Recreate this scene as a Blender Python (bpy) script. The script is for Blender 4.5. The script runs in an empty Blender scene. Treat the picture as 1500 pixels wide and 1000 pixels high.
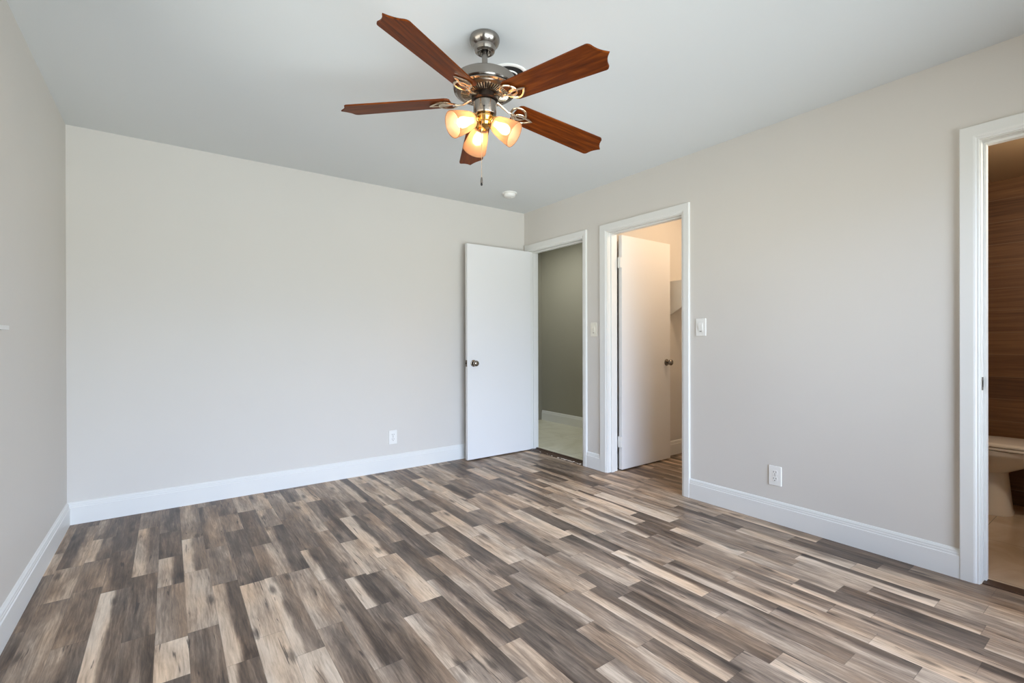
import bpy, bmesh, math, random
from mathutils import Vector, Matrix

PI = math.pi
SC = bpy.context.scene
COL = SC.collection
random.seed(4)

# ------------------------------------------------------------------ camera
CAM_POS = Vector((0.5061, -3.9327, 1.1175))
YAW, PITCH, ROLL, FPX = 0.6263, -0.0017, -0.0024, 694.9
fw = Vector((math.sin(YAW)*math.cos(PITCH), math.cos(YAW)*math.cos(PITCH), math.sin(PITCH)))
rt = Vector((math.cos(YAW), -math.sin(YAW), 0)); up = rt.cross(fw)
r2 = rt*math.cos(ROLL) + up*math.sin(ROLL); u2 = -rt*math.sin(ROLL) + up*math.cos(ROLL)
cam = bpy.data.objects.new('camera', bpy.data.cameras.new('camera'))
cam.data.sensor_width = 36.0; cam.data.lens = FPX*36/1500; cam.data.clip_start = 0.02
M = Matrix((r2, u2, -fw)).transposed().to_4x4(); M.translation = CAM_POS
cam.matrix_world = M
COL.objects.link(cam); SC.camera = cam

# ------------------------------------------------------------------ colour management
SC.view_settings.view_transform = 'Standard'
SC.view_settings.look = 'None'
SC.view_settings.gamma = 1.0
SC.view_settings.use_curve_mapping = False
SC.view_settings.exposure = 0.0
SC.cycles.max_bounces = 10
SC.cycles.diffuse_bounces = 7
SC.cycles.sample_clamp_indirect = 5.0
SC.cycles.caustics_reflective = False
SC.cycles.caustics_refractive = False

# ------------------------------------------------------------------ dimensions (metres)
W, H = 3.512, 2.44            # back wall length, ceiling height
YF = -4.36                    # wall behind the camera
XR = W + 0.11                 # far face of the right wall
HEAD = 2.026                  # door head
D1 = (-0.864, -0.090)         # hall doorway (y range between jambs)
D2 = (-1.876, -1.164)         # closet doorway
D3 = (-4.160, -3.433)         # bathroom doorway
WIN1 = (-4.05, -1.495, 1.175, 2.12)   # left wall window: y0, y1, z0, z1
WIN2 = (0.22, 3.26, 0.04, 2.10)      # unseen front wall window, widened to the floor for more light: x0, x1, z0, z1

# ------------------------------------------------------------------ world: daylight sky outside the windows
# linear colours x strength: sky, tree line and ground seen through the front window (SF HF GF) and through the side window (SL HL GL),
# then the lamps (fan bulbs, closet bulb) and the added hall and bathroom fill
L = dict(SF=(11.2, 13.2, 17.8), HF=(6.6, 7.0, 7.2), GF=(10.0, 10.7, 11.3), SL=(0.72, 0.25, 0.02), HL=(4.8, 4.2, 3.4), GL=(4.89, 4.74, 4.42), FAN=(46.0, 33.0, 21.0), CLO=(17.39, 12.52, 8.53), HALL=(14.5, 14.8, 14.0), BATH=(26.0, 23.0, 19.0))
wd = bpy.data.worlds.new('daylight'); SC.world = wd; wd.use_nodes = True
nt = wd.node_tree; nt.nodes.clear()
def wn(t, **k):
    n = nt.nodes.new(t)
    for a, b in k.items(): setattr(n, a, b)
    return n
tc = wn('ShaderNodeTexCoord'); sp = wn('ShaderNodeSeparateXYZ'); nt.links.new(tc.outputs['Generated'], sp.inputs[0])
def band(lo, hi):
    m = wn('ShaderNodeMapRange'); m.inputs[1].default_value = lo; m.inputs[2].default_value = hi; nt.links.new(sp.outputs[2], m.inputs[0]); return m.outputs[0]
mz, mg = band(0.02, 0.16), band(-0.30, -0.16)
wl = wn('ShaderNodeMath', operation='LESS_THAN'); nt.links.new(sp.outputs[0], wl.inputs[0]); nt.links.new(sp.outputs[1], wl.inputs[1])
def wmix(fac, c0, c1):
    m = wn('ShaderNodeMix', data_type='RGBA'); nt.links.new(fac, m.inputs[0])
    for i, c in ((6, c0), (7, c1)):
        if isinstance(c, tuple): m.inputs[i].default_value = c+(1,)
        else: nt.links.new(c, m.inputs[i])
    return m.outputs[2]
sky = wmix(wl.outputs[0], L['SF'], L['SL']); gro = wmix(wl.outputs[0], L['GF'], L['GL']); hor = wmix(wl.outputs[0], L['HF'], L['HL'])
bg = wn('ShaderNodeBackground'); nt.links.new(wmix(mz, wmix(mg, gro, hor), sky), bg.inputs[0])
wo = wn('ShaderNodeOutputWorld'); nt.links.new(bg.outputs[0], wo.inputs[0])

def light(name, typ, loc, energy, color, size=0.1, rot=(0,0,0), sy=None):
    l = bpy.data.lights.new(name, typ); l.energy = energy; l.color = color
    if typ == 'AREA':
        l.size = size
        if sy: l.shape = 'RECTANGLE'; l.size_y = sy
    else: l.shadow_soft_size = size
    o = bpy.data.objects.new(name, l); o.location = loc; o.rotation_euler = rot; COL.objects.link(o)
    return o
# portals guide the sampling of the sky through the two windows
p1 = light('window_portal', 'AREA', (-0.13, (WIN1[0]+WIN1[1])/2, (WIN1[2]+WIN1[3])/2), 1, (1,1,1), WIN1[3]-WIN1[2], (0, -PI/2, 0), WIN1[1]-WIN1[0])
p2 = light('window_portal', 'AREA', ((WIN2[0]+WIN2[1])/2, YF-0.13, (WIN2[2]+WIN2[3])/2), 1, (1,1,1), WIN2[1]-WIN2[0], (PI/2, 0, 0), WIN2[3]-WIN2[2])
for p in (p1, p2): p.data.cycles.is_portal = True
# closet bulb light, and unseen fill lights added in the hall and bathroom
def lamp(name, typ, loc, key, *a):
    e = max(max(L[key]), 1e-6); return light(name, typ, loc, e, tuple(c/e for c in L[key]), *a)

# ------------------------------------------------------------------ materials
def lin(c): return tuple((v/255/12.92 if v/255 <= 0.04045 else ((v/255+0.055)/1.055)**2.4) for v in c)
class NT:
    def __init__(s, name):
        s.m = bpy.data.materials.new(name); s.m.use_nodes = True; s.t = s.m.node_tree
        s.b = s.t.nodes['Principled BSDF']; s.out = s.t.nodes['Material Output']
    def n(s, typ, ins=None, **k):
        n = s.t.nodes.new(typ)
        for a, b in k.items(): setattr(n, a, b)
        for key, v in (ins or {}).items():
            if isinstance(v, bpy.types.NodeSocket): s.t.links.new(v, n.inputs[key])
            else: n.inputs[key].default_value = v
        return n
    def mth(s, op, a, b=0.0, c=0.0):
        n = s.n('ShaderNodeMath', {0: a, 1: b, 2: c}, operation=op); return n.outputs[0]
    def vec(s, x, y, z=0.0): return s.n('ShaderNodeCombineXYZ', {0: x, 1: y, 2: z}).outputs[0]
    def mix(s, f, a, b, bt='MIX'):
        n = s.n('ShaderNodeMix', {0: f, 6: a, 7: b}, data_type='RGBA', blend_type=bt); return n.outputs[2]
    def ramp(s, f, stops):
        n = s.n('ShaderNodeValToRGB', {0: f}); r = n.color_ramp
        while len(r.elements) < len(stops): r.elements.new(0.5)
        for e, (p, c) in zip(r.elements, stops): e.position = p; e.color = tuple(c)+(1,)
        return n.outputs[0]
    def set(s, **k):
        for a, v in k.items():
            key = a.replace('_', ' ')
            if isinstance(v, bpy.types.NodeSocket): s.t.links.new(v, s.b.inputs[key])
            else: s.b.inputs[key].default_value = v
    def bump(s, h, strength=0.1, dist=0.002):
        n = s.n('ShaderNodeBump', {'Height': h, 'Strength': strength, 'Distance': dist}); s.t.links.new(n.outputs[0], s.b.inputs['Normal'])
    def pos(s): return s.n('ShaderNodeNewGeometry').outputs['Position']

def paint(name, rgb, rough=0.55, mottled=0.02, bump=0.06, scale=180):
    a = NT(name); c = lin(rgb)
    nz = a.n('ShaderNodeTexNoise', {'Vector': a.pos(), 'Scale': 2.3, 'Detail': 3.0}).outputs[0]
    lo = tuple(v*(1-mottled) for v in c)+(1,); hi = tuple(min(1, v*(1+mottled)) for v in c)+(1,)
    a.set(Base_Color=a.mix(nz, lo, hi), Roughness=rough, Specular_IOR_Level=0.3)
    h = a.n('ShaderNodeTexNoise', {'Vector': a.pos(), 'Scale': scale, 'Detail': 2.0}).outputs[0]
    a.bump(h, bump, 0.001)
    return a.m
def metal(name, rgb, rough=0.28, brushed=False):
    a = NT(name)
    a.set(Base_Color=tuple(lin(rgb))+(1,), Metallic=1.0, Roughness=rough)
    if brushed:
        tg = a.n('ShaderNodeTangent', direction_type='RADIAL', axis='Z')
        a.set(Anisotropic=0.75, Anisotropic_Rotation=0.25, Tangent=tg.outputs[0])
    return a.m
WALL = paint('greige wall paint', (210, 206, 199))
CEIL = paint('ceiling paint', (216, 219, 219), 0.7, 0.015, 0.12, 120)
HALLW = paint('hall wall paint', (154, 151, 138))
TRIM = paint('white trim paint', (223, 223, 219), 0.35, 0.008, 0.02)
DOORP = paint('white door paint', (226, 226, 225), 0.42, 0.012, 0.03)
PLASTIC = paint('white plastic', (232, 231, 226), 0.35, 0.004, 0.0)
IVORY = paint('light almond plastic', (226, 222, 208), 0.35, 0.004, 0.0)
PORCELAIN = paint('white porcelain', (232, 226, 216), 0.08, 0.003, 0.0)
DARK = paint('dark slot', (28, 26, 25), 0.5, 0.0, 0.0)
NICKEL = metal('brushed nickel', (150, 144, 137), 0.25, True)
ANTIQUE = metal('antique nickel', (120, 108, 96), 0.3)
SATIN = metal('satin nickel arms', (214, 196, 170), 0.2)
BRASS = metal('polished brass', (222, 178, 104), 0.16)
DARKM = metal('dark bronze', (62, 54, 50), 0.35)
KNOBM = metal('knob nickel', (150, 142, 132), 0.18)

def floor_material():
    a = NT('rustic strip laminate')
    s = a.n('ShaderNodeSeparateXYZ', {0: a.pos()}); x, y = s.outputs[0], s.outputs[1]
    u = a.mth('DIVIDE', a.mth('SUBTRACT', x, 0.055), 0.1013)
    row = a.mth('FLOOR', u); fu = a.mth('FRACT', u)
    wn1 = a.n('ShaderNodeTexWhiteNoise', {'W': row}, noise_dimensions='1D')
    rl = a.mth('MULTIPLY_ADD', wn1.outputs[0], 0.55, 0.75)
    w2 = a.n('ShaderNodeTexWhiteNoise', {'W': a.mth('ADD', row, 77.3)}, noise_dimensions='1D').outputs[0]
    v = a.mth('DIVIDE', a.mth('ADD', y, a.mth('MULTIPLY_ADD', w2, 9.0, 20.0)), rl)
    idn = a.mth('FLOOR', v); fv = a.mth('FRACT', v)
    cut = a.mth('MULTIPLY_ADD', a.n('ShaderNodeTexWhiteNoise', {'Vector': a.vec(row, idn, 5.5)}).outputs[0], 0.4, 0.3)
    sub = a.mth('GREATER_THAN', fv, cut)
    key = a.vec(row, idn, a.mth('MULTIPLY', sub, 0.5))
    wc = a.n('ShaderNodeTexWhiteNoise', {'Vector': key}); sc_ = a.n('ShaderNodeSeparateColor', {0: wc.outputs[1]})
    r1, r2_, r3 = sc_.outputs[0], sc_.outputs[1], sc_.outputs[2]
    off = a.mth('MULTIPLY', r3, 40.0)
    # cloudy weathering inside each strip, long along the grain
    wob = a.n('ShaderNodeTexNoise', {'Vector': a.vec(a.mth('MULTIPLY', x, 9.0), a.mth('MULTIPLY', y, 5.0), off), 'Scale': 1.0, 'Detail': 2.0}).outputs[0]
    xw = a.mth('MULTIPLY_ADD', a.mth('SUBTRACT', wob, 0.5), 0.018, x)
    cl = a.n('ShaderNodeTexNoise', {'Vector': a.vec(a.mth('MULTIPLY', xw, 16.0), a.mth('MULTIPLY', y, 2.4), off), 'Scale': 1.0, 'Detail': 4.0, 'Roughness': 0.6, 'Distortion': 0.4}).outputs[0]
    gr = a.n('ShaderNodeTexNoise', {'Vector': a.vec(a.mth('MULTIPLY', xw, 130.0), a.mth('MULTIPLY', y, 6.5), off), 'Scale': 1.0, 'Detail': 5.0, 'Roughness': 0.75, 'Distortion': 0.3}).outputs[0]
    # each strip is printed as two boards of different tone meeting at a soft line
    split = a.mth('ADD', a.mth('MULTIPLY_ADD', r2_, 0.55, 0.2), a.mth('MULTIPLY', a.mth('SUBTRACT', wob, 0.5), 0.35))
    half = a.n('ShaderNodeMapRange', {0: a.mth('SUBTRACT', fu, split), 1: -0.10, 2: 0.14}, interpolation_type='SMOOTHSTEP').outputs[0]
    wc2 = a.n('ShaderNodeTexWhiteNoise', {'Vector': a.vec(row, idn, a.mth('MULTIPLY_ADD', sub, 0.5, 11.3))}).outputs[0]
    t1 = a.mth('MULTIPLY_ADD', r1, 0.62, 0.20); t2 = a.mth('MULTIPLY_ADD', wc2, 0.50, 0.10)
    half = a.mth('MULTIPLY', half, a.mth('GREATER_THAN', r3, 0.35))
    t = a.mth('MULTIPLY_ADD', half, a.mth('SUBTRACT', t2, t1), t1)
    t = a.mth('ADD', t, a.mth('MULTIPLY', a.mth('SUBTRACT', cl, 0.5), 1.05))
    t = a.mth('ADD', t, a.mth('MULTIPLY', a.mth('SUBTRACT', gr, 0.5), 0.85))
    col = a.ramp(t, FLOOR_STOPS)
    # drift between grey and brown from strip to strip and along the grain
    bn = a.n('ShaderNodeTexNoise', {'Vector': a.vec(a.mth('MULTIPLY', x, 8.0), a.mth('MULTIPLY', y, 1.8), a.mth('ADD', off, 3.0)), 'Scale': 1.0, 'Detail': 2.0}).outputs[0]
    br = a.n('ShaderNodeMapRange', {0: bn, 1: 0.42, 2: 0.68}).outputs[0]
    col = a.mix(br, a.mix(1.0, col, (0.98, 0.99, 0.96, 1), 'MULTIPLY'), a.mix(1.0, col, (1.05, 0.95, 0.81, 1), 'MULTIPLY'))
    # thin dark cracks along the grain
    ck = a.n('ShaderNodeTexNoise', {'Vector': a.vec(a.mth('MULTIPLY', xw, 70.0), a.mth('MULTIPLY', y, 3.6), a.mth('ADD', off, 7.0)), 'Scale': 1.0, 'Detail': 3.0, 'Distortion': 0.9}).outputs[0]
    ckm = a.n('ShaderNodeMapRange', {0: ck, 1: 0.655, 2: 0.70}).outputs[0]
    col = a.mix(a.mth('MULTIPLY', ckm, 0.75), col, tuple(lin((54, 46, 42)))+(1,))
    # scattered elongated knots with a dark heart
    vo = a.n('ShaderNodeTexVoronoi', {'Vector': a.vec(a.mth('MULTIPLY', xw, 9.0), a.mth('MULTIPLY', y, 2.6), off), 'Scale': 1.0}, voronoi_dimensions='2D')
    pick = a.mth('GREATER_THAN', a.n('ShaderNodeSeparateColor', {0: vo.outputs[1]}).outputs[0], 0.55)
    kd = a.mth('ADD', vo.outputs[0], a.mth('MULTIPLY', a.mth('SUBTRACT', gr, 0.5), 0.22))
    kn = a.n('ShaderNodeMapRange', {0: kd, 1: 0.16, 2: 0.05}).outputs[0]
    col = a.mix(a.mth('MULTIPLY', a.mth('MULTIPLY', kn, pick), 0.7), col, tuple(lin((58, 48, 42)))+(1,))
    # joints
    e1 = a.mth('LESS_THAN', fu, 0.014)
    e2 = a.mth('LESS_THAN', a.mth('MULTIPLY', a.mth('ABSOLUTE', a.mth('SUBTRACT', fv, cut)), rl), 0.0012)
    e3 = a.mth('LESS_THAN', a.mth('MULTIPLY', fv, rl), 0.0018)
    ed = a.mth('MAXIMUM', a.mth('MULTIPLY', e1, 0.35), a.mth('MAXIMUM', a.mth('MULTIPLY', e2, 0.3), a.mth('MULTIPLY', e3, 0.5)))
    col = a.mix(ed, col, tuple(lin((60, 52, 47)))+(1,))
    a.set(Base_Color=col, Roughness=a.n('ShaderNodeMapRange', {0: gr, 3: 0.34, 4: 0.52}).outputs[0], Specular_IOR_Level=0.32)
    a.bump(a.mth('SUBTRACT', gr, a.mth('MULTIPLY', ckm, 0.6)), 0.10, 0.0015)
    return a.m
FLOOR_STOPS = [(0.0, lin((68, 57, 50))), (0.25, lin((108, 93, 82))), (0.5, lin((152, 133, 117))), (0.72, lin((198, 177, 157))), (1.0, lin((230, 210, 190)))]
FLOORM = floor_material()

def wood_blade():
    a = NT('mahogany blade')
    g = a.n('ShaderNodeTexCoord').outputs['UV']
    mp = a.n('ShaderNodeMapping', {0: g, 3: (5.0, 60.0, 1.0)}).outputs[0]
    nz = a.n('ShaderNodeTexNoise', {'Vector': mp, 'Scale': 1.0, 'Detail': 4.0, 'Distortion': 0.5}).outputs[0]
    col = a.ramp(nz, [(0.3, lin((68, 28, 5))), (0.55, lin((100, 46, 9))), (0.75, lin((126, 64, 16)))])
    a.set(Base_Color=col, Roughness=0.42, Specular_IOR_Level=0.10)
    return a.m
BLADE = wood_blade()

def tile_wall():
    a = NT('wood look wall tile')
    s = a.n('ShaderNodeSeparateXYZ', {0: a.pos()}); h = a.mth('ADD', s.outputs[0], s.outputs[1]); z = s.outputs[2]
    rz = a.mth('DIVIDE', a.mth('SUBTRACT', z, 0.10), 0.152); row = a.mth('FLOOR', rz); fz = a.mth('FRACT', rz)
    r1 = a.n('ShaderNodeTexWhiteNoise', {'W': row}, noise_dimensions='1D').outputs[0]
    nz = a.n('ShaderNodeTexNoise', {'Vector': a.vec(a.mth('MULTIPLY', h, 2.5), a.mth('MULTIPLY', z, 60.0), a.mth('MULTIPLY', r1, 30.0)), 'Scale': 1.0, 'Detail': 4.0, 'Distortion': 0.6}).outputs[0]
    t = a.mth('ADD', a.mth('MULTIPLY', nz, 0.8), a.mth('MULTIPLY', r1, 0.25))
    col = a.ramp(t, [(0.2, lin((62, 40, 24))), (0.5, lin((98, 66, 40))), (0.85, lin((128, 92, 58)))])
    gl = a.mth('LESS_THAN', fz, 0.02)
    col = a.mix(gl, col, tuple(lin((120, 95, 70)))+(1,))
    a.set(Base_Color=col, Roughness=0.4)
    return a.m
TILEW = tile_wall()
def floor_tile(name, rgb, vein, tile, ox, oy, rough):
    a = NT(name)
    s = a.n('ShaderNodeSeparateXYZ', {0: a.pos()})
    ux = a.mth('FRACT', a.mth('DIVIDE', a.mth('SUBTRACT', s.outputs[0], ox), tile)); uy = a.mth('FRACT', a.mth('DIVIDE', a.mth('SUBTRACT', s.outputs[1], oy), tile))
    g = a.mth('MAXIMUM', a.mth('LESS_THAN', ux, 0.006), a.mth('LESS_THAN', uy, 0.006))
    nz = a.n('ShaderNodeTexNoise', {'Vector': a.pos(), 'Scale': 3.0, 'Detail': 5.0, 'Distortion': 1.5}).outputs[0]
    col = a.ramp(nz, [(0.35, lin(vein)), (0.6, lin(rgb))])
    col = a.mix(g, col, tuple(lin(tuple(v*0.72 for v in rgb)))+(1,))
    a.set(Base_Color=col, Roughness=rough)
    return a.m
HALLT = floor_tile('beige hall tile', (222, 220, 202), (208, 205, 184), 0.6, 3.70, 0.10, 0.3)
BATHT = floor_tile('polished beige tile', (200, 182, 160), (184, 164, 140), 0.6, 3.62, -3.30, 0.12)
TRANSM = paint('dark brown transition strip', (74, 56, 44), 0.45, 0.15, 0.1, 60)

SHADE_CLEAR = 0.38
def frosted():
    a = NT('frosted glass shade')
    t = a.t
    tr = a.n('ShaderNodeBsdfTranslucent', {0: tuple(lin((172, 142, 114)))+(1,)})
    df = a.n('ShaderNodeBsdfDiffuse', {0: tuple(lin((178, 152, 126)))+(1,)})
    gl = a.n('ShaderNodeBsdfGlossy', {0: (1, 1, 1, 1), 1: 0.5})
    tp = a.n('ShaderNodeBsdfTransparent', {0: tuple(lin((255, 236, 214)))+(1,)})
    m1 = a.n('ShaderNodeMixShader', {0: 0.45, 1: tr.outputs[0], 2: df.outputs[0]})
    m3 = a.n('ShaderNodeMixShader', {0: SHADE_CLEAR, 1: m1.outputs[0], 2: tp.outputs[0]})
    m2_ = a.n('ShaderNodeMixShader', {0: 0.02, 1: m3.outputs[0], 2: gl.outputs[0]})
    t.links.new(m2_.outputs[0], a.out.inputs[0])
    return a.m
FROST = frosted()
def emit(name, rgb, s):
    a = NT(name); a.set(Base_Color=(1, 1, 1, 1), Emission_Color=tuple(rgb)+(1,), Emission_Strength=s); return a.m
BULB = emit('lit warm bulb', L['FAN'], 1.0)
CBULB = emit('lit closet bulb', (1.0, 0.72, 0.42), 20.0)
def pane():
    a = NT('window glass')
    tp = a.n('ShaderNodeBsdfTransparent', {0: (0.97, 0.985, 0.98, 1)}); gl = a.n('ShaderNodeBsdfGlossy', {0: (1, 1, 1, 1), 1: 0.02})
    fr = a.n('ShaderNodeFresnel', {0: 1.45})
    m = a.n('ShaderNodeMixShader', {0: fr.outputs[0], 1: tp.outputs[0], 2: gl.outputs[0]})
    a.t.links.new(m.outputs[0], a.out.inputs[0]); return a.m
PANE = pane()

# ------------------------------------------------------------------ mesh helpers
def box(bm, x0, x1, y0, y1, z0, z1, bev=0.0):
    vs = [bm.verts.new((x, y, z)) for x in (x0, x1) for y in (y0, y1) for z in (z0, z1)]
    fs = [(0,1,3,2), (4,6,7,5), (0,4,5,1), (2,3,7,6), (0,2,6,4), (1,5,7,3)]
    fl = [bm.faces.new([vs[i] for i in f]) for f in fs]
    if bev > 0:
        ed = list({e for f in fl for e in f.edges})
        bmesh.ops.bevel(bm, geom=ed, offset=bev, segments=2, profile=0.7, affect='EDGES')
def lathe(bm, prof, seg=32, mat=None, close=True):
    """profile [(r, z)] turned about local z, then moved by mat"""
    mat = mat or Matrix.Identity(4); rings = []
    for r, z in prof:
        if r < 1e-6: rings.append([bm.verts.new(mat @ Vector((0, 0, z)))])
        else: rings.append([bm.verts.new(mat @ Vector((r*math.cos(2*PI*i/seg), r*math.sin(2*PI*i/seg), z))) for i in range(seg)])
    for a, b in zip(rings, rings[1:]):
        for i in range(seg):
            j = (i+1) % seg
            if len(a) == 1 and len(b) == 1: continue
            if len(a) == 1: bm.faces.new((a[0], b[j], b[i]))
            elif len(b) == 1: bm.faces.new((a[i], a[j], b[0]))
            else: bm.faces.new((a[i], a[j], b[j], b[i]))
def tube(bm, pts, rad, seg=8, closed=False, flat=1.0):
    pts = [Vector(p) for p in pts]; n = len(pts); rings = []
    rr = rad if isinstance(rad, (list, tuple)) else [rad]*n
    for i, p in enumerate(pts):
        a = pts[(i-1) % n] if closed or i > 0 else pts[i]; b = pts[(i+1) % n] if closed or i < n-1 else pts[i]
        d = (b-a).normalized(); ref = Vector((0, 0, 1)) if abs(d.z) < 0.95 else Vector((1, 0, 0))
        s = d.cross(ref).normalized(); q = s.cross(d)
        rings.append([bm.verts.new(p + (s*math.cos(2*PI*k/seg) + q*math.sin(2*PI*k/seg)*flat)*rr[i]) for k in range(seg)])
    pairs = list(zip(rings, rings[1:])) + ([(rings[-1], rings[0])] if closed else [])
    for a, b in pairs:
        for k in range(seg): bm.faces.new((a[k], a[(k+1) % seg], b[(k+1) % seg], b[k]))
    if not closed: bm.faces.new(rings[0][::-1]); bm.faces.new(rings[-1])
def prism(bm, outline, axis, a, b, flip=False):
    """outline: 2-D points; extruded along axis 'x','y','z' from a to b"""
    def P(u, v, t): return {'x': (t, u, v), 'y': (u, t, v), 'z': (u, v, t)}[axis]
    A = [bm.verts.new(P(u, v, a)) for u, v in outline]; B = [bm.verts.new(P(u, v, b)) for u, v in outline]
    n = len(A)
    bm.faces.new(A[::-1]); bm.faces.new(B)
    for i in range(n): bm.faces.new((A[i], A[(i+1) % n], B[(i+1) % n], B[i]))
def loft(bm, rings, cap0=True, cap1=True):
    R = [[bm.verts.new(p) for p in r] for r in rings]; n = len(R[0])
    for a, b in zip(R, R[1:]):
        for i in range(n): bm.faces.new((a[i], a[(i+1) % n], b[(i+1) % n], b[i]))
    if cap0: bm.faces.new(R[0][::-1])
    if cap1: bm.faces.new(R[-1])
def obj(name, bm, mat, parent=None, smooth=False, loc=(0, 0, 0)):
    bmesh.ops.recalc_face_normals(bm, faces=bm.faces)
    me = bpy.data.meshes.new(name); bm.to_mesh(me); bm.free()
    me.materials.append(mat)
    if smooth:
        me.polygons.foreach_set('use_smooth', [True]*len(me.polygons))
        try: me.set_sharp_from_angle(angle=math.radians(smooth if smooth is not True else 40))
        except Exception: pass
    o = bpy.data.objects.new(name, me); o.location = loc; COL.objects.link(o)
    if parent is not None: o.parent = parent
    return o
def B(): return bmesh.new()
def tag(o, label=None, cat=None, group=None, kind=None):
    if label: o['label'] = label
    if cat: o['category'] = cat
    if group: o['group'] = group
    if kind: o['kind'] = kind
    return o
def thing(name, label, cat, loc=(0, 0, 0), rot=(0, 0, 0), group=None, kind=None):
    o = bpy.data.objects.new(name, None); o.location = loc; o.rotation_euler = rot; o.empty_display_size = 0.1
    COL.objects.link(o); return tag(o, label, cat, group, kind)
def struct(name, bm, mat, label, cat, smooth=False):
    return tag(obj(name, bm, mat, None, smooth), label, cat, None, 'structure')

# ------------------------------------------------------------------ floor, ceiling, walls
b = B()
for r in ((0, W+0.012, YF, 0), (W+0.012, 5.02, D2[0], D2[1]), (XR, 5.02, -2.35, D2[0]), (XR, 5.02, D2[1], -1.09)):
    vs = [b.verts.new((x, y, 0)) for x, y in ((r[0], r[2]), (r[1], r[2]), (r[1], r[3]), (r[0], r[3]))]; b.faces.new(vs)
struct('floor', b, FLOORM, 'rustic grey and beige strip laminate floor of the room', 'floor')
b = B(); box(b, -0.12, XR, YF-0.12, 0.1, H, H+0.1); struct('ceiling', b, CEIL, 'smooth pale ceiling above the fan', 'ceiling')
b = B(); box(b, 0, XR-0.002, 0, 0.1, 0, H); struct('wall_back', b, WALL, 'plain greige wall with one low outlet, behind the open white door', 'wall')

def wall_with_openings(bm, a0, a1, z1, ops, put):
    """ops: [(u0, u1, z0, z1)] sorted along u"""
    u = a0
    for o0, o1, zz0, zz1 in ops:
        if o0 > u: put(bm, u, o0, 0, z1)
        if zz0 > 0: put(bm, o0, o1, 0, zz0)
        put(bm, o0, o1, zz1, z1); u = o1
    if u < a1: put(bm, u, a1, 0, z1)
JT = 0.018
b = B()
wall_with_openings(b, YF, 0.0, H, [(D3[0]-JT, D3[1]+JT, 0, HEAD+JT), (D2[0]-JT, D2[1]+JT, 0, HEAD+JT), (D1[0]-JT, D1[1]+JT, 0, HEAD+JT)],
                   lambda m, u0, u1, z0, z1: box(m, W, XR, u0, u1, z0, z1))
struct('wall_right', b, WALL, 'greige wall with the three white cased doorways', 'wall')
b = B()
wall_with_openings(b, YF-0.12, 0.1, H, [(WIN1[0], WIN1[1], WIN1[2], WIN1[3])], lambda m, u0, u1, z0, z1: box(m, -0.12, 0, u0, u1, z0, z1))
struct('wall_left', b, WALL, 'greige side wall with the window sill, meeting the plain wall at the far corner', 'wall')
b = B()
wall_with_openings(b, 0, XR, H, [(WIN2[0], WIN2[1], WIN2[2], WIN2[3])], lambda m, u0, u1, z0, z1: box(m, u0, u1, YF-0.12, YF, z0, z1))
struct('wall_front', b, WALL, 'greige wall with a wide window, facing the plain wall', 'wall')

# windows
def window(name, w, side, label):
    root = thing(name, label, 'window', kind='structure')
    a0, a1, z0, z1 = w
    def bx(m, u0, u1, d0, d1, zz0, zz1, bev=0):
        if side == 'left': box(m, d0, d1, u0, u1, zz0, zz1, bev)
        else: box(m, u0, u1, YF+d0, YF+d1, zz0, zz1, bev)
    f = B(); t = 0.045
    bx(f, a0, a0+t, -0.11, -0.06, z0, z1); bx(f, a1-t, a1, -0.11, -0.06, z0, z1)
    bx(f, a0+t, a1-t, -0.11, -0.06, z0, z0+t); bx(f, a0+t, a1-t, -0.11, -0.06, z1-t, z1)
    mid = (a0+a1)/2; bx(f, mid-0.025, mid+0.025, -0.11, -0.06, z0+t, z1-t)
    obj('window_frame', f, TRIM, root)
    for u0, u1 in ((a0+t, mid-0.025), (mid+0.025, a1-t)):
        g = B(); bx(g, u0, u1, -0.088, -0.084, z0+t, z1-t); obj('pane', g, PANE, root)
    s = B(); bx(s, a0-0.04, a1+0.04, 0.0, 0.035, z0-0.014, z0+0.002, 0.003); bx(s, a0, a1, -0.06, 0.0, z0-0.0, z0+0.002)
    obj('window_sill', s, TRIM, root)
window('window_1', WIN1, 'left', 'window in the side wall with a white projecting sill')
window('window_2', WIN2, 'front', 'unseen window, widened to let in more light, in the wall facing the plain wall')

# ------------------------------------------------------------------ baseboards
BB = [(0, 0), (0.016, 0), (0.016, 0.103), (0.0125, 0.107), (0.0125, 0.115), (0.0105, 0.119), (0.0105, 0.126), (0.006, 0.134), (0, 0.137)]
def baseboard(name, p0, p1, n, label, h=0.137, mat=None):
    """from p0 to p1 (x,y) along a wall whose inward normal is n"""
    bm = B(); R = []
    for p in (p0, p1): R.append([bm.verts.new((p[0]+n[0]*d, p[1]+n[1]*d, z*h/0.137)) for d, z in BB])
    k = len(BB)
    for i in range(k): bm.faces.new((R[0][i], R[0][(i+1) % k], R[1][(i+1) % k], R[1][i]))
    bm.faces.new(R[0]); bm.faces.new(R[1][::-1])
    return struct(name, bm, mat or TRIM, label, 'baseboard')
CAS = 0.066    # casing width
baseboard('baseboard_back', (0, 0), (W, 0), (0, -1), 'white moulded baseboard along the plain wall')
baseboard('baseboard_left', (0, YF), (0, -0.016), (1, 0), 'white moulded baseboard along the side wall below the window sill')
baseboard('baseboard_right', (W, D3[1]+CAS+0.004), (W, D2[0]-CAS), (-1, 0), 'long white baseboard between the closet doorway and the bathroom doorway')
baseboard('baseboard_right', (W, D2[1]+CAS+0.012), (W, D1[0]-CAS+0.012), (-1, 0), 'short white baseboard piece between the hall doorway and the closet doorway')

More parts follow.
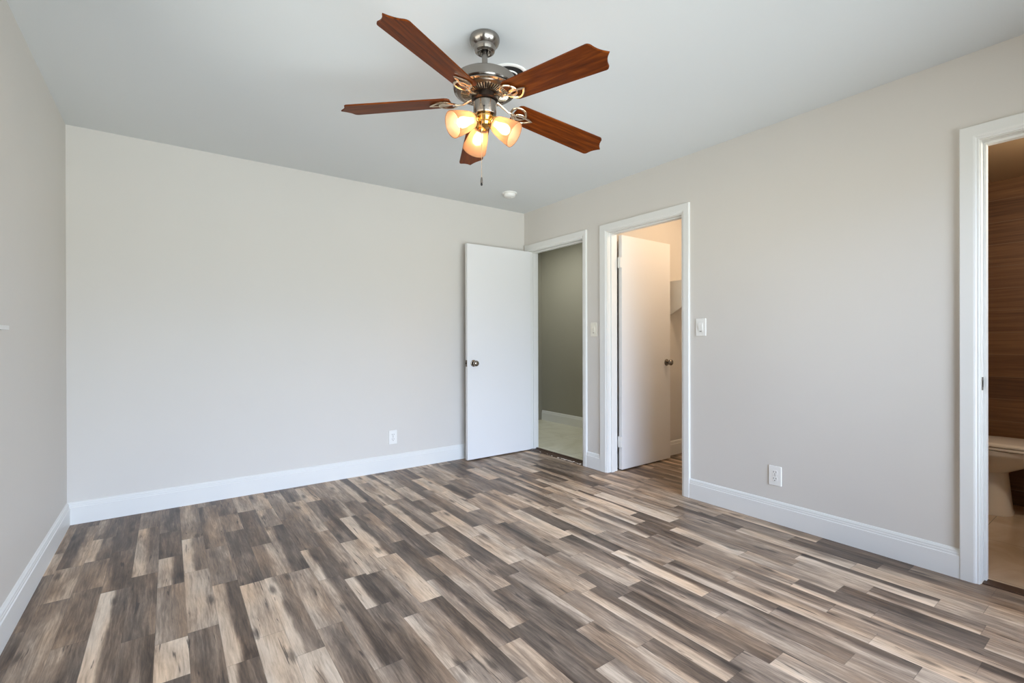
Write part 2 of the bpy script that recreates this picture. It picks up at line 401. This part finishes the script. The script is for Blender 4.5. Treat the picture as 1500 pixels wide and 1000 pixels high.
# ------------------------------------------------------------------ door casings
TOP = 2.098
def casing(name, d, label, lcas, rcas, stop=None, strike=None, single=False):
    y0, y1 = d
    root = thing(name, label, 'door casing', kind='structure')
    X = W-0.018
    m = B()
    def leg(u_in, sgn, cas):       # inner edge, direction away from the opening
        # stepped profile: flat back band, bead at the opening
        o = [(W, u_in), (W-0.010, u_in), (W-0.012, u_in+sgn*0.004), (W-0.012, u_in+sgn*0.009), (W-0.016, u_in+sgn*0.013), (X, u_in+sgn*0.02), (X, u_in+sgn*(cas-0.003)), (X+0.003, u_in+sgn*cas), (W, u_in+sgn*cas)]
        A = [m.verts.new((a, c, 0)) for a, c in o]; Bv = [m.verts.new((a, c, TOP if abs(c-u_in) > 1e9 else HEAD+0.004 + abs(c-u_in)/cas*(TOP-HEAD-0.004))) for a, c in o]
        n = len(o)
        for i in range(n): m.faces.new((A[i], A[(i+1) % n], Bv[(i+1) % n], Bv[i]))
        m.faces.new(A); m.faces.new(Bv[::-1])
    leg(y1+0.003, 1, lcas)
    leg(y0-0.003, -1, rcas)
    zi = HEAD+0.004; hh = TOP-zi
    prof = [(W, 0), (W-0.010, 0), (W-0.012, 0.004), (W-0.012, 0.009), (W-0.016, 0.013), (X, 0.02), (X, hh-0.003), (X+0.003, hh), (W, hh)]
    L = [m.verts.new((a, y1+0.003+c/hh*lcas, zi+c)) for a, c in prof]; R = [m.verts.new((a, y0-0.003-c/hh*rcas, zi+c)) for a, c in prof]
    n = len(prof)
    for i in range(n): m.faces.new((L[i], L[(i+1) % n], R[(i+1) % n], R[i]))
    obj('casing', m, TRIM, root)
    j = B()
    box(j, W+0.0005, XR, y1, y1+JT, 0, HEAD+JT); box(j, W+0.0005, XR, y0-JT, y0, 0, HEAD+JT); box(j, W+0.0005, XR, y0, y1, HEAD, HEAD+JT)
    obj('jamb', j, TRIM, root)
    s0, s1 = stop
    s = B()
    box(s, s0, s1, y1-0.011, y1, 0, HEAD, 0.002); box(s, s0, s1, y0, y0+0.011, 0, HEAD, 0.002); box(s, s0, s1, y0+0.011, y1-0.011, HEAD-0.011, HEAD, 0.002)
    obj('door_stop', s, TRIM, root)
    if strike:
        p = B(); yy = strike[0]; sg = strike[1]
        box(p, W+0.014, W+0.040, min(yy, yy+sg*0.0015), max(yy, yy+sg*0.0015), 0.885, 0.945)
        sp_ = tag(obj('strike_plate', p, ANTIQUE, root), 'metal strike plate let into the white jamb')
        q = B(); box(q, W+0.02, W+0.034, min(yy+sg*.001, yy+sg*0.002), max(yy+sg*.001, yy+sg*0.002), 0.900, 0.930); obj('strike_hole', q, DARK, sp_)
    return root
casing('trim_1', D1, 'white casing and jambs of the hall doorway in the far corner', 0.062, 0.050, (W+0.040, W+0.075), (D1[0], 1))
casing('trim_2', D2, 'white casing and jambs of the closet doorway with warm light behind it', 0.080, 0.062, (W+0.030, W+0.066))
casing('trim_3', D3, 'white casing and jambs of the bathroom doorway beside the dark tiled wall', 0.068, 0.068, (W+0.045, W+0.080), (D3[1], -1))

# thresholds
b = B(); box(b, W-0.012, W+0.095, D1[0]-0.004, D1[1]+0.004, -0.002, 0.004); box(b, W+0.07, W+0.095, D1[0], D1[1], 0.004, 0.011, 0.002)
struct('trim_4', b, TRANSM, 'dark brown transition strip on the floor of the hall doorway', 'threshold')
b = B(); box(b, W+0.006, W+0.075, D3[0], D3[1]-0.002, -0.002, 0.006, 0.002)
struct('trim_5', b, TRANSM, 'dark brown transition strip on the floor of the bathroom doorway', 'threshold')
b = B(); random.seed(9); PLASTER = paint('crumbled plaster', (196, 184, 168), 0.9, 0.1, 0.3, 90)
for k in range(46):
    yy = random.uniform(D1[0]+0.004, D1[0]+0.33) if k < 34 else random.uniform(D1[0], D1[1]-0.02); s = random.uniform(0.003, 0.009)
    bmesh.ops.create_icosphere(b, subdivisions=1, radius=s, matrix=Matrix.Translation((W-0.004+random.uniform(-0.008, 0.010), yy, 0.005)) @ Matrix.Diagonal((1, 1.6, 0.6, 1)))
tag(obj('plaster_crumbs', b, PLASTER), 'crumbs of pale plaster along the hall doorway strip', 'debris', kind='stuff')

# ------------------------------------------------------------------ doors
def knob(parent, loc, rot, name='door_knob', label=None):
    m = B(); T = Matrix.Translation(loc) @ Matrix.Rotation(rot[0], 4, rot[1])
    lathe(m, [(0.0, 0), (0.031, 0), (0.032, 0.003), (0.030, 0.007), (0.020, 0.010), (0.0, 0.010)], 28, T)
    rose = obj('rosette', m, KNOBM, parent, True)
    m = B()
    lathe(m, [(0.0, 0.009), (0.011, 0.009), (0.0115, 0.024), (0.016, 0.030), (0.024, 0.036), (0.0275, 0.045), (0.0265, 0.055), (0.021, 0.062), (0.012, 0.0655), (0.0, 0.066)], 28, T)
    obj(name, m, KNOBM, rose, True)
def hinge(parent, x, y, z, mat):
    """white butt hinge: knuckle barrel and two leaves; local coordinates of the door"""
    m = B(); lathe(m, [(0, -0.046), (0.006, -0.046), (0.006, 0.046), (0, 0.046)], 12, Matrix.Translation((x, y, z)))
    box(m, x-0.022, x+0.022, y+0.004, y+0.0065, z-0.044, z+0.044)
    obj('hinge', m, mat, parent, True)

# hall door, swung into the room against the plain wall; local x runs from hinge to free edge
D1W, DH = 0.748, 2.008
door1 = thing('door_1', 'flat white door standing open into the room in front of the plain wall', 'door', (W-0.022, -0.094, 0.012), (0, 0, PI+math.radians(0.6)), kind='structure')
m = B(); box(m, 0, D1W, 0.0, 0.035, 0, DH, 0.0015); obj('door_leaf', m, DOORP, door1)
knob(door1, (D1W-0.066, 0.035, 0.896), (-PI/2, 'X')); knob(door1, (D1W-0.066, 0.0, 0.896), (PI/2, 'X'))
m = B(); box(m, D1W-0.0005, D1W+0.0012, 0.005, 0.030, 0.866, 0.926); lp = obj('latch_plate', m, ANTIQUE, door1)
m = B(); box(m, D1W+0.0010, D1W+0.008, 0.011, 0.024, 0.888, 0.904, 0.002); obj('latch_bolt', m, DARKM, lp)
for z in (0.26, 1.76):
    m = B(); lathe(m, [(0, -0.046), (0.006, -0.046), (0.006, 0.046), (0, 0.046)], 12, Matrix.Translation((-0.006, -0.004, z)))
    box(m, -0.004, 0.0, 0.0, 0.03, z-0.044, z+0.044); obj('hinge', m, TRIM, door1, True)

# closet door, swung into the closet; local x from hinge to free edge
D2W = 0.690
door2 = thing('door_2', 'white door standing open inside the closet doorway, lit warm from above', 'door', (XR+0.016, D2[1]+0.006, 0.012), (0, 0, math.radians(0.8)), kind='structure')
m = B(); box(m, 0.006, D2W, -0.040, -0.005, 0, DH, 0.0015); obj('door_leaf', m, DOORP, door2)
knob(door2, (D2W-0.060, -0.040, 0.900), (PI/2, 'X'))
for z in (0.236, 1.772):
    m = B(); lathe(m, [(0, -0.046), (0.0065, -0.046), (0.0065, 0.046), (0, 0.046)], 12, Matrix.Translation((-0.004, -0.012, z)))
    box(m, -0.0135, -0.003, -0.040, -0.012, z-0.044, z+0.044); box(m, -0.004, 0.007, -0.0385, -0.012, z-0.044, z+0.044)
    obj('hinge', m, TRIM, door2, True)

# ------------------------------------------------------------------ hall beyond the corner doorway
HX, HY1 = 4.785, 1.262
b = B(); box(b, W+0.088, HX+0.1, -1.0, HY1+0.1, -0.05, 0.001); struct('floor_hall', b, HALLT, 'pale beige tile floor of the hall seen through the corner doorway', 'floor')
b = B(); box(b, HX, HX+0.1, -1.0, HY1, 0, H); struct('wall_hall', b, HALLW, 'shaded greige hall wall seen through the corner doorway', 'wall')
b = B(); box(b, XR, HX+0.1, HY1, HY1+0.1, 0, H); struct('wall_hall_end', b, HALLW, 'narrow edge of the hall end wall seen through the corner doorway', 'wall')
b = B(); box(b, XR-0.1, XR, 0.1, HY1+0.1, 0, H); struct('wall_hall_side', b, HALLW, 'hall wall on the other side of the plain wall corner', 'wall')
b = B(); box(b, XR, HX+0.1, -1.0, HY1+0.1, H, H+0.1); struct('ceiling_hall', b, CEIL, 'ceiling of the hall beyond the corner doorway', 'ceiling')
baseboard('baseboard_hall', (HX, -0.99), (HX, HY1-0.012), (-1, 0), 'white baseboard along the shaded hall wall')
lamp('hall_fill_light', 'AREA', (3.95, 0.55, H-0.03), 'HALL', 0.6)  # added out of view to light the hall, no fixture

# ------------------------------------------------------------------ closet
b = B(); box(b, XR, 5.02, -1.09, -1.0, 0, H); struct('wall_closet', b, WALL, 'warm lit closet wall behind the open closet door', 'wall')
b = B(); box(b, 5.02, 5.12, -2.45, -1.0, 0, H); struct('wall_closet_end', b, WALL, 'closet wall at the far end of the closet', 'wall')
b = B(); box(b, XR, 5.02, -2.45, -2.35, 0, H); struct('wall_closet_side', b, WALL, 'closet wall facing the open closet door', 'wall')
b = B(); box(b, XR, 5.12, -2.45, -1.0, H, H+0.1); struct('ceiling_closet', b, CEIL, 'warm lit ceiling inside the closet', 'ceiling')
baseboard('baseboard_closet', (XR, -1.09), (5.02, -1.09), (0, -1), 'baseboard inside the closet behind the open door')
sh = thing('closet_shelf', 'white closet shelf with a slanted end bracket beside the open closet door', 'shelf', (4.45, -1.09, 1.36))
m = B(); box(m, 0.0, 0.569, -0.36, 0, 0.312, 0.330, 0.001); obj('shelf_board', m, TRIM, sh)
m = B(); prism(m, [(-0.004, 0.0), (-0.004, 0.312), (-0.36, 0.312), (-0.36, 0.20), ], 'x', 0.0, 0.018); obj('bracket', m, TRIM, sh)
m = B(); box(m, 0.018, 0.569, -0.018, 0, 0.24, 0.312, 0.001); obj('cleat', m, TRIM, sh)
cl = thing('closet_lamp', 'bare bulb lamp holder on the closet ceiling', 'lamp', (4.25, -1.95, H))
m = B(); lathe(m, [(0, 0), (0.055, 0), (0.055, -0.012), (0.03, -0.03), (0.02, -0.05), (0, -0.05)], 24); obj('lamp_holder', m, PLASTIC, cl, True)
m = B(); lathe(m, [(0, -0.045), (0.014, -0.05), (0.016, -0.06), (0.028, -0.085), (0.028, -0.10), (0.018, -0.118), (0, -0.123)], 20); obj('bulb', m, CBULB, cl, True)
lamp('closet_bulb_light', 'POINT', (4.25, -1.95, H-0.17), 'CLO', 0.04)

# ------------------------------------------------------------------ bathroom
BX, BH, BY0, BY1 = 5.14, 2.21, -4.7, -2.86
b = B(); box(b, W+0.07, BX+0.1, BY0, BY1, -0.05, 0.001); struct('floor_bathroom', b, BATHT, 'polished beige tile floor of the bathroom by the toilet', 'floor')
b = B(); box(b, BX, BX+0.1, BY0, BY1, 0, BH); struct('wall_bathroom', b, TILEW, 'dark brown wood look tiled bathroom wall behind the toilet', 'wall')
b = B(); box(b, XR, BX+0.1, BY1, BY1+0.1, 0, BH); struct('wall_bathroom_side', b, TILEW, 'dark tiled bathroom wall behind the toilet tank', 'wall')
b = B(); box(b, XR, BX+0.1, BY0-0.1, BY0, 0, BH); struct('wall_bathroom_end', b, TILEW, 'dark tiled bathroom wall across from the toilet', 'wall')
b = B(); box(b, XR-0.1, XR, BY0, YF-0.0, 0, BH); struct('wall_bathroom_near', b, WALL, 'bathroom wall beside the doorway', 'wall')
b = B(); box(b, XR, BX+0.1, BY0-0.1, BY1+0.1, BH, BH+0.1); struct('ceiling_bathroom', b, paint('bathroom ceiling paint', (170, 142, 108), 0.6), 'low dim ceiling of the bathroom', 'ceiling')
b = B(); box(b, BX-0.011, BX, BY0, BY1, 0, 0.100, 0.002); struct('baseboard_bathroom', b, TILEW, 'dark tile base course along the bathroom wall', 'baseboard')
lamp('bathroom_fill_light', 'POINT', (4.00, -3.95, 1.98), 'BATH', 0.06)  # added light hanging free out of view, placed to brighten the toilet

def egg(cx, yf, yb, rx, z, n=40, sq=2.3):
    """ring with a rounded front at yf (toward -y) and a back at yb"""
    cy = yf + (yb-yf)*0.46; out = []
    for i in range(n):
        t = 2*PI*i/n; c, s = math.cos(t), math.sin(t)
        px = abs(c)**(2/sq)*math.copysign(1, c)*rx
        py = abs(s)**(2/sq)*math.copysign(1, s)
        py = py*((yb-cy) if py > 0 else (cy-yf))
        out.append((px+cx, cy+py, z))
    return out
TX, TY = 4.868, -3.26
toi = thing('toilet', 'white toilet with closed lid on the beige tile behind the bathroom doorway', 'toilet', (TX, TY, 0.001))
def E(yf, yb, rx, z, sq=2.3): return egg(0, yf-TY, yb-TY, rx, z, 40, sq)
m = B(); loft(m, [E(-3.360, -2.97, 0.130, 0.0, 3), E(-3.360, -2.97, 0.130, 0.012, 3), E(-3.353, -2.97, 0.124, 0.03, 3), E(-3.334, -2.97, 0.108, 0.24, 3), E(-3.332, -2.97, 0.106, 0.272, 3)]); obj('pedestal', m, PORCELAIN, toi, 50)
m = B(); loft(m, [E(-3.336, -2.98, 0.108, 0.266, 2.6), E(-3.344, -2.98, 0.116, 0.271, 2.5), E(-3.46, -2.98, 0.160, 0.334), E(-3.55, -2.98, 0.181, 0.376), E(-3.575, -2.98, 0.186, 0.388), E(-3.588, -2.98, 0.188, 0.398), E(-3.592, -2.98, 0.188, 0.420)]); obj('bowl', m, PORCELAIN, toi, 50)
m = B(); loft(m, [E(-3.598, -3.10, 0.187, 0.423), E(-3.606, -3.10, 0.193, 0.427), E(-3.606, -3.10, 0.193, 0.437), E(-3.60, -3.10, 0.189, 0.441)]); obj('seat', m, PORCELAIN, toi, 50)
m = B(); loft(m, [E(-3.60, -3.09, 0.189, 0.443), E(-3.608, -3.09, 0.195, 0.447), E(-3.608, -3.09, 0.195, 0.456), E(-3.598, -3.09, 0.186, 0.463), E(-3.56, -3.12, 0.155, 0.467)]); obj('lid', m, PORCELAIN, toi, 50)
m = B(); box(m, -0.2, 0.2, -3.085-TY, -2.885-TY, 0.40, 0.76, 0.02); tk = obj('tank', m, PORCELAIN, toi, True)
m = B(); box(m, -0.21, 0.21, -3.095-TY, -2.88-TY, 0.762, 0.79, 0.008); obj('tank_lid', m, PORCELAIN, tk, True)
m = B(); lathe(m, [(0, 0.79), (0.022, 0.79), (0.022, 0.796), (0, 0.797)], 20, Matrix.Translation((0, -2.985-TY, 0))); obj('flush_button', m, NICKEL, tk, True)

# ------------------------------------------------------------------ outlets and switches
def plate_thing(name, label, cat, loc, rz, mat):
    return thing(name, label, cat, loc, (0, 0, rz))
def rr(w, h, r, n=5):
    pts = []
    for cx, cz, a0 in ((w/2-r, h/2-r, 0), (-w/2+r, h/2-r, 90), (-w/2+r, -h/2+r, 180), (w/2-r, -h/2+r, 270)):
        for k in range(n+1): a = math.radians(a0+90*k/n); pts.append((cx+r*math.cos(a), cz+r*math.sin(a)))
    return pts
def ring_y(pts, y): return [(x, y, z) for x, z in pts]
def faceplate(root, w, h, mat):
    m = B(); loft(m, [ring_y(rr(w, h, 0.004), 0.0), ring_y(rr(w, h, 0.004), -0.003), ring_y(rr(w-0.003, h-0.003, 0.003), -0.0062)]); obj('faceplate', m, mat, root)
def outlet(label, loc, rz, mat, decora):
    root = thing('wall_outlet', label, 'outlet', loc, (0, 0, rz))
    faceplate(root, 0.074, 0.118, mat)
    for k in (1, -1):
        cz = k*0.0195
        m = B()
        prof = rr(0.034, 0.030, 0.012)
        loft(m, [ring_y([(x, z+cz) for x, z in prof], -0.0055), ring_y([(x, z+cz) for x, z in prof], -0.0078)])
        rec = obj('receptacle', m, mat, root)
        m = B(); box(m, -0.0085, -0.0060, -0.0084, -0.0070, cz-0.000, cz+0.009); box(m, 0.0060, 0.0085, -0.0084, -0.0070, cz-0.000, cz+0.009)
        lathe(m, [(0, -0.0084), (0.0028, -0.0084), (0.0028, -0.007), (0, -0.007)], 12, Matrix.Translation((0, 0, cz-0.0085)) @ Matrix.Rotation(-PI/2, 4, 'X') @ Matrix.Scale(-1, 4, (0, 0, 1)) @ Matrix.Rotation(PI, 4, 'X'))
        obj('slots', m, DARK, rec)
    m = B(); lathe(m, [(0, 0.0058), (0.003, 0.0058), (0.0025, 0.0072), (0, 0.0075)], 12, Matrix.Rotation(PI/2, 4, 'X')); obj('screw', m, NICKEL, root, True)
outlet('white electrical outlet low on the plain wall beside the open door', (2.075, 0.0, 0.286), 0, PLASTIC, False)
outlet('white electrical outlet low on the wall between the closet and the bathroom doorways', (W, -2.525, 0.288), -PI/2, PLASTIC, False)
def switch(label, loc, rz, mat):
    root = thing('light_switch', label, 'light switch', loc, (0, 0, rz))
    faceplate(root, 0.076, 0.122, mat)
    m = B(); loft(m, [ring_y(rr(0.034, 0.067, 0.002), -0.0055), ring_y(rr(0.034, 0.067, 0.002), -0.0072)]); fr = obj('switch_frame', m, mat, root)
    m = B(); prism(m, [(-0.0072, 0.031), (-0.0125, 0.012), (-0.0085, -0.024), (-0.0072, -0.024)], 'x', -0.0152, 0.0152); obj('rocker', m, mat, fr)
    m = B(); box(m, -0.008, 0.008, -0.0086, -0.0070, -0.0305, -0.0265); obj('indicator', m, ANTIQUE, fr)
    for z in (0.048, -0.048):
        m = B(); lathe(m, [(0, 0.0058), (0.003, 0.0058), (0.0025, 0.0070), (0, 0.0072)], 12, Matrix.Translation((0, 0, z)) @ Matrix.Rotation(PI/2, 4, 'X')); obj('screw', m, mat, root, True)
switch('almond light switch on the narrow wall between the hall and closet doorways', (W, -1.000, 1.213), -PI/2, IVORY)
switch('white light switch on the wall just past the closet casing', (W, -2.027, 1.208), -PI/2, PLASTIC)

# ------------------------------------------------------------------ ceiling things
sd = thing('smoke_detector', 'round white smoke detector on the ceiling near the far corner', 'smoke detector', (2.985, -0.475, H))
m = B(); lathe(m, [(0, 0), (0.066, 0), (0.067, -0.006), (0.064, -0.010), (0.054, -0.0105), (0, -0.0105)], 36); obj('mounting_base', m, PLASTIC, sd, True)
m = B(); lathe(m, [(0, -0.010), (0.054, -0.010), (0.054, -0.014), (0.052, -0.028), (0.044, -0.036), (0.02, -0.039), (0, -0.039)], 36); obj('cover', m, PLASTIC, sd, True)
m = B(); lathe(m, [(0, -0.039), (0.008, -0.039), (0.008, -0.042), (0, -0.0425)], 16, Matrix.Translation((0.018, -0.012, 0))); obj('test_button', m, PLASTIC, sd, True)

cv = thing('ceiling_vent', 'round white ceiling vent partly hidden behind the fan motor', 'vent', (1.878, -2.005, H))
m = B(); lathe(m, [(0.086, 0.0), (0.102, 0.0), (0.104, -0.003), (0.100, -0.006), (0.090, -0.007), (0.086, -0.005), (0.086, 0.0)], 48); obj('vent_ring', m, PLASTIC, cv, True)
m = B(); lathe(m, [(0, -0.0005), (0.087, -0.0005), (0.087, -0.002), (0, -0.002)], 40); obj('vent_throat', m, DARK, cv)
for k, r in enumerate((0.050,)):
    m = B(); lathe(m, [(r, -0.004), (r+0.004, -0.005), (r+0.003, -0.009), (r-0.002, -0.009), (r, -0.004)], 40); obj('vent_louver', m, PLASTIC if k == 0 else PLASTIC, cv, True)
m = B()
for k in range(4):
    a = k*PI/2+0.5; tube(m, [(0, 0, -0.007), (0.086*math.cos(a), 0.086*math.sin(a), -0.007)], 0.002, 6)
obj('vent_spokes', m, DARK, cv)

# ------------------------------------------------------------------ ceiling fan
FX, FY = 1.626, -2.187
fan = thing('ceiling_fan', 'five blade brown wood ceiling fan with nickel motor and three lit frosted shades', 'ceiling fan', (FX, FY, H))
def z_(z): return z-H
m = B(); lathe(m, [(0, 0), (0.058, 0), (0.063, -0.003), (0.0655, -0.010), (0.0655, -0.018), (0.061, -0.031), (0.053, -0.040), (0.0475, -0.044), (0.0475, -0.049), (0.0460, -0.055), (0.043, -0.064), (0.034, -0.070), (0.028, -0.068), (0.022, -0.048), (0, -0.048)], 48); obj('canopy', m, NICKEL, fan, 30)
m = B(); lathe(m, [(0, -0.036), (0.0125, -0.036), (0.0125, z_(2.266)), (0.020, z_(2.264)), (0.021, z_(2.257)), (0, z_(2.257))], 24); obj('downrod', m, NICKEL, fan, 30)
m = B(); lathe(m, [(0, z_(2.2550)), (0.120, z_(2.2550)), (0.131, z_(2.2530)), (0.136, z_(2.2480)), (0.1375, z_(2.2410)), (0.1375, z_(2.2130)), (0.134, z_(2.2080)), (0.128, z_(2.2070)), (0.128, z_(2.2040)), (0.134, z_(2.2030)), (0.134, z_(2.2000)), (0.126, z_(2.1970)), (0, z_(2.1970))], 64); mot = obj('motor_housing', m, NICKEL, fan, 30)
# vented underside: shallow cone with radial ribs
m = B(); lathe(m, [(0, z_(2.1990)), (0.124, z_(2.1990)), (0.120, z_(2.1930)), (0.064, z_(2.1840)), (0.050, z_(2.1820)), (0, z_(2.1820))], 56); ven = obj('vent_cone', m, ANTIQUE, mot, 30)
m = B()
for k in range(52):
    a = 2*PI*k/52; c, s = math.cos(a), math.sin(a)
    tube(m, [(0.066*c, 0.066*s, z_(2.1845)), (0.084*c, 0.084*s, z_(2.1872)), (0.104*c, 0.104*s, z_(2.1904))], [0.0020, 0.0028, 0.0032], 5)
obj('vent_ribs', m, SATIN, ven, True)
m = B()
for k in range(52):
    a = 2*PI*(k+0.5)/52; c, s = math.cos(a), math.sin(a)
    tube(m, [(0.068*c, 0.068*s, z_(2.1855)), (0.100*c, 0.100*s, z_(2.1905))], 0.0026, 5)
obj('vent_slots', m, DARK, ven)
m = B(); lathe(m, [(0, z_(2.190)), (0.052, z_(2.190)), (0.058, z_(2.186)), (0.058, z_(2.163)), (0.052, z_(2.158)), (0, z_(2.158))], 40); obj('flywheel', m, DARKM, fan, 30)
m = B(); lathe(m, [(0, z_(2.160)), (0.030, z_(2.160)), (0.047, z_(2.157)), (0.0505, z_(2.152)), (0.0505, z_(2.106)), (0.048, z_(2.099)), (0.034, z_(2.095)), (0, z_(2.095))], 44); sh_ = obj('switch_housing', m, NICKEL, fan, 30)
m = B(); lathe(m, [(0, 0), (0.0035, 0), (0.003, 0.003), (0, 0.0035)], 12, Matrix.Translation((-0.030, -0.0408, z_(2.118))) @ Matrix.Rotation(math.radians(54+90), 4, 'Z') @ Matrix.Rotation(PI/2, 4, 'X')); obj('reverse_switch', m, DARK, sh_, True)

# blades: local x = outward, y = left-hand side seen from above
def blade_outline():
    R, sh, hw, hr = 0.655, 0.613, 0.067, 0.056
    up_ = [(0.150, hr-0.018), (0.156, hr-0.006), (0.168, hr)]
    for k in range(1, 8): t = k/8; up_.append((0.168+(sh-0.020-0.168)*t, hr+(hw-hr)*t))
    for k in range(6):                       # rounded shoulder
        a = math.radians(90-78*k/5); up_.append((sh-0.014+0.018*math.cos(a)-0.0, hw-0.018+0.018*math.sin(a)))
    x0, y0 = up_[-1]
    for k in range(1, 9):                    # concave run to the centre point
        t = k/8; up_.append((x0+(R-x0)*(t**1.0*0.35+0.65*t**2.2), y0*(1-t)))
    low = [(x, -y) for x, y in up_[-2::-1]]
    return up_+low
OUT = blade_outline()
AZ = [(-152.0, 2.138, 13), (-82.6, 2.090, 13), (-5.8, 2.087, 13), (64.7, 2.124, 13), (138.0, 2.153, 10)]
ZR = 2.162
for az, ztip, tilt in AZ:
    TILT = math.radians(-tilt)
    droop = math.atan2(ztip-ZR, 0.60)
    ZM = Matrix.Rotation(math.radians(az), 4, 'Z') @ Matrix.Translation((0, 0, z_(ZR))) @ Matrix.Rotation(-droop, 4, 'Y') @ Matrix.Rotation(TILT, 4, 'X')
    m = B(); uvl = m.loops.layers.uv.new('UVMap')
    top = [m.verts.new((x, y, 0.006)) for x, y in OUT]; bot = [m.verts.new((x, y, 0.0)) for x, y in OUT]
    n = len(OUT); m.faces.new(top); m.faces.new(bot[::-1])
    for i in range(n): m.faces.new((bot[i], bot[(i+1) % n], top[(i+1) % n], top[i]))
    for f in m.faces:
        for l in f.loops: l[uvl].uv = (l.vert.co.x+az, l.vert.co.y)
    bmesh.ops.transform(m, matrix=ZM, verts=m.verts)
    bl = obj('blade', m, BLADE, fan)
    # blade iron: arm, round loop, pointed leaf and small inner ring, flat on the blade's underside
    m = B(); zb = -0.0052
    def circ(cx, cy, ra, rb, rot, k=26):
        out = []
        for i in range(k):
            a = 2*PI*i/k; px, py = ra*math.cos(a), rb*math.sin(a)
            out.append((cx+px*math.cos(rot)-py*math.sin(rot), cy+px*math.sin(rot)+py*math.cos(rot), zb))
        return out
    tube(m, circ(0.166, -0.012, 0.038, 0.031, 0.35), 0.0054, 7, True, 0.8)
    leaf = []
    for i in range(13): t = i/12; leaf.append((0.140+0.104*t, 0.006+0.034*math.sin(PI*t**0.85)*1.0-0.004*t, zb))
    for i in range(1, 12): t = 1-i/12; leaf.append((0.140+0.104*t, 0.006-0.008*math.sin(PI*t)-0.004*t, zb))
    tube(m, leaf, 0.0052, 7, True, 0.8)
    tube(m, circ(0.180, 0.002, 0.022, 0.013, -0.2), 0.0044, 7, True, 0.8)
    bmesh.ops.transform(m, matrix=ZM, verts=m.verts)
    ZA = Matrix.Rotation(math.radians(az), 4, 'Z')
    p_end = ZM @ Vector((0.138, 0.0, zb)); p_mid = ZM @ Vector((0.118, 0.0, -0.010))
    s0 = ZA @ Vector((0.050, 0, z_(2.172))); s1 = ZA @ Vector((0.075, 0, z_(2.163))); s2 = ZA @ Vector((0.095, 0, z_(2.152)))
    tube(m, [s0, s1, s2, p_mid, p_end], [0.0075, 0.0065, 0.0055, 0.005, 0.0045], 8, False, 0.8)
    obj('blade_iron', m, SATIN, bl, True)

# light kit
m = B(); lathe(m, [(0, z_(2.098)), (0.030, z_(2.098)), (0.038, z_(2.094)), (0.039, z_(2.086)), (0.034, z_(2.078)), (0.030, z_(2.072)), (0.032, z_(2.064)), (0.027, z_(2.054)), (0.014, z_(2.048)), (0.006, z_(2.044)), (0.0, z_(2.042))], 36); kit = obj('light_kit', m, BRASS, fan, 30)
def shade(az, tilt, drop):
    D = Matrix.Translation((0, 0, z_(2.090))) @ Matrix.Rotation(math.radians(az), 4, 'Z') @ Matrix.Rotation(tilt, 4, 'Y')   # local -z = axis outward
    tube_pts = [D @ Vector((0, 0, -0.012)), D @ Vector((0, 0, -0.042))]
    m = B(); tube(m, [tuple(p) for p in tube_pts], 0.010, 12); arm = obj('lamp_arm', m, BRASS, fan, True)
    o = -drop
    m = B(); lathe(m, [(0, o+0.012), (0.012, o+0.012), (0.019, o+0.006), (0.024, o), (0.0265, o-0.006), (0.0245, o-0.009), (0.0265, o-0.013), (0.0255, o-0.018), (0.0, o-0.018)], 28, D)
    for k in range(14):
        a = 2*PI*k/14; bmesh.ops.create_icosphere(m, subdivisions=1, radius=0.0042, matrix=D @ Matrix.Translation((0.0255*math.cos(a), 0.0255*math.sin(a), o-0.004)))
    obj('shade_holder', m, BRASS, arm, True)
    pr = [(0.0245, o-0.008), (0.030, o-0.013), (0.036, o-0.024), (0.0415, o-0.042), (0.047, o-0.068), (0.0515, o-0.094), (0.0545, o-0.114), (0.0545, o-0.118)]
    inn = [(r-0.0028, z+0.001) for r, z in pr[::-1]]
    m = B(); lathe(m, pr+inn, 40, D); s = obj('lamp_shade', m, FROST, fan, True)
    m = B(); lathe(m, [(0.0512, o-0.1182), (0.0546, o-0.1182), (0.0550, o-0.1195), (0.0512, o-0.1195), (0.0512, o-0.1182)], 40, D); obj('shade_rim', m, FROST, s, True)
    m = B(); lathe(m, [(0, o-0.012), (0.012, o-0.014), (0.0135, o-0.030), (0.018, o-0.044), (0.0225, o-0.060), (0.0225, o-0.070), (0.018, o-0.083), (0.009, o-0.090), (0, o-0.0915)], 24, D); obj('bulb', m, BULB, s, True)
    return D, o
for az, tl, dr in ((79, math.radians(-55), 0.042), (179, math.radians(-66), 0.053), (-49, math.radians(-56), 0.040)):
    shade(az, tl, dr)
# pull chain
fd = Vector((fw.x, fw.y, 0)).normalized(); pc = -fd*0.046 - Vector((fd.y, -fd.x, 0))*0.012
m = B()
zz = 2.085
while zz > 1.815:
    bmesh.ops.create_icosphere(m, subdivisions=1, radius=0.0017, matrix=Matrix.Translation((pc.x, pc.y, z_(zz)))); zz -= 0.0042
tube(m, [(pc.x, pc.y, z_(2.09)), (pc.x, pc.y, z_(1.81))], 0.0008, 5)
pch = obj('pull_chain', m, SATIN, fan, True)
m = B(); lathe(m, [(0, 0.012), (0.003, 0.011), (0.005, 0.0), (0.0052, -0.012), (0.0035, -0.014), (0, -0.014)], 14, Matrix.Translation((pc.x, pc.y, z_(1.803)))); obj('chain_bell', m, NICKEL, pch, True)
m = B(); lathe(m, [(0, 0.0), (0.004, -0.001), (0.0048, -0.007), (0.003, -0.012), (0, -0.013)], 14, Matrix.Translation((pc.x, pc.y, z_(1.791)))); obj('chain_tip', m, DARK, pch, True)
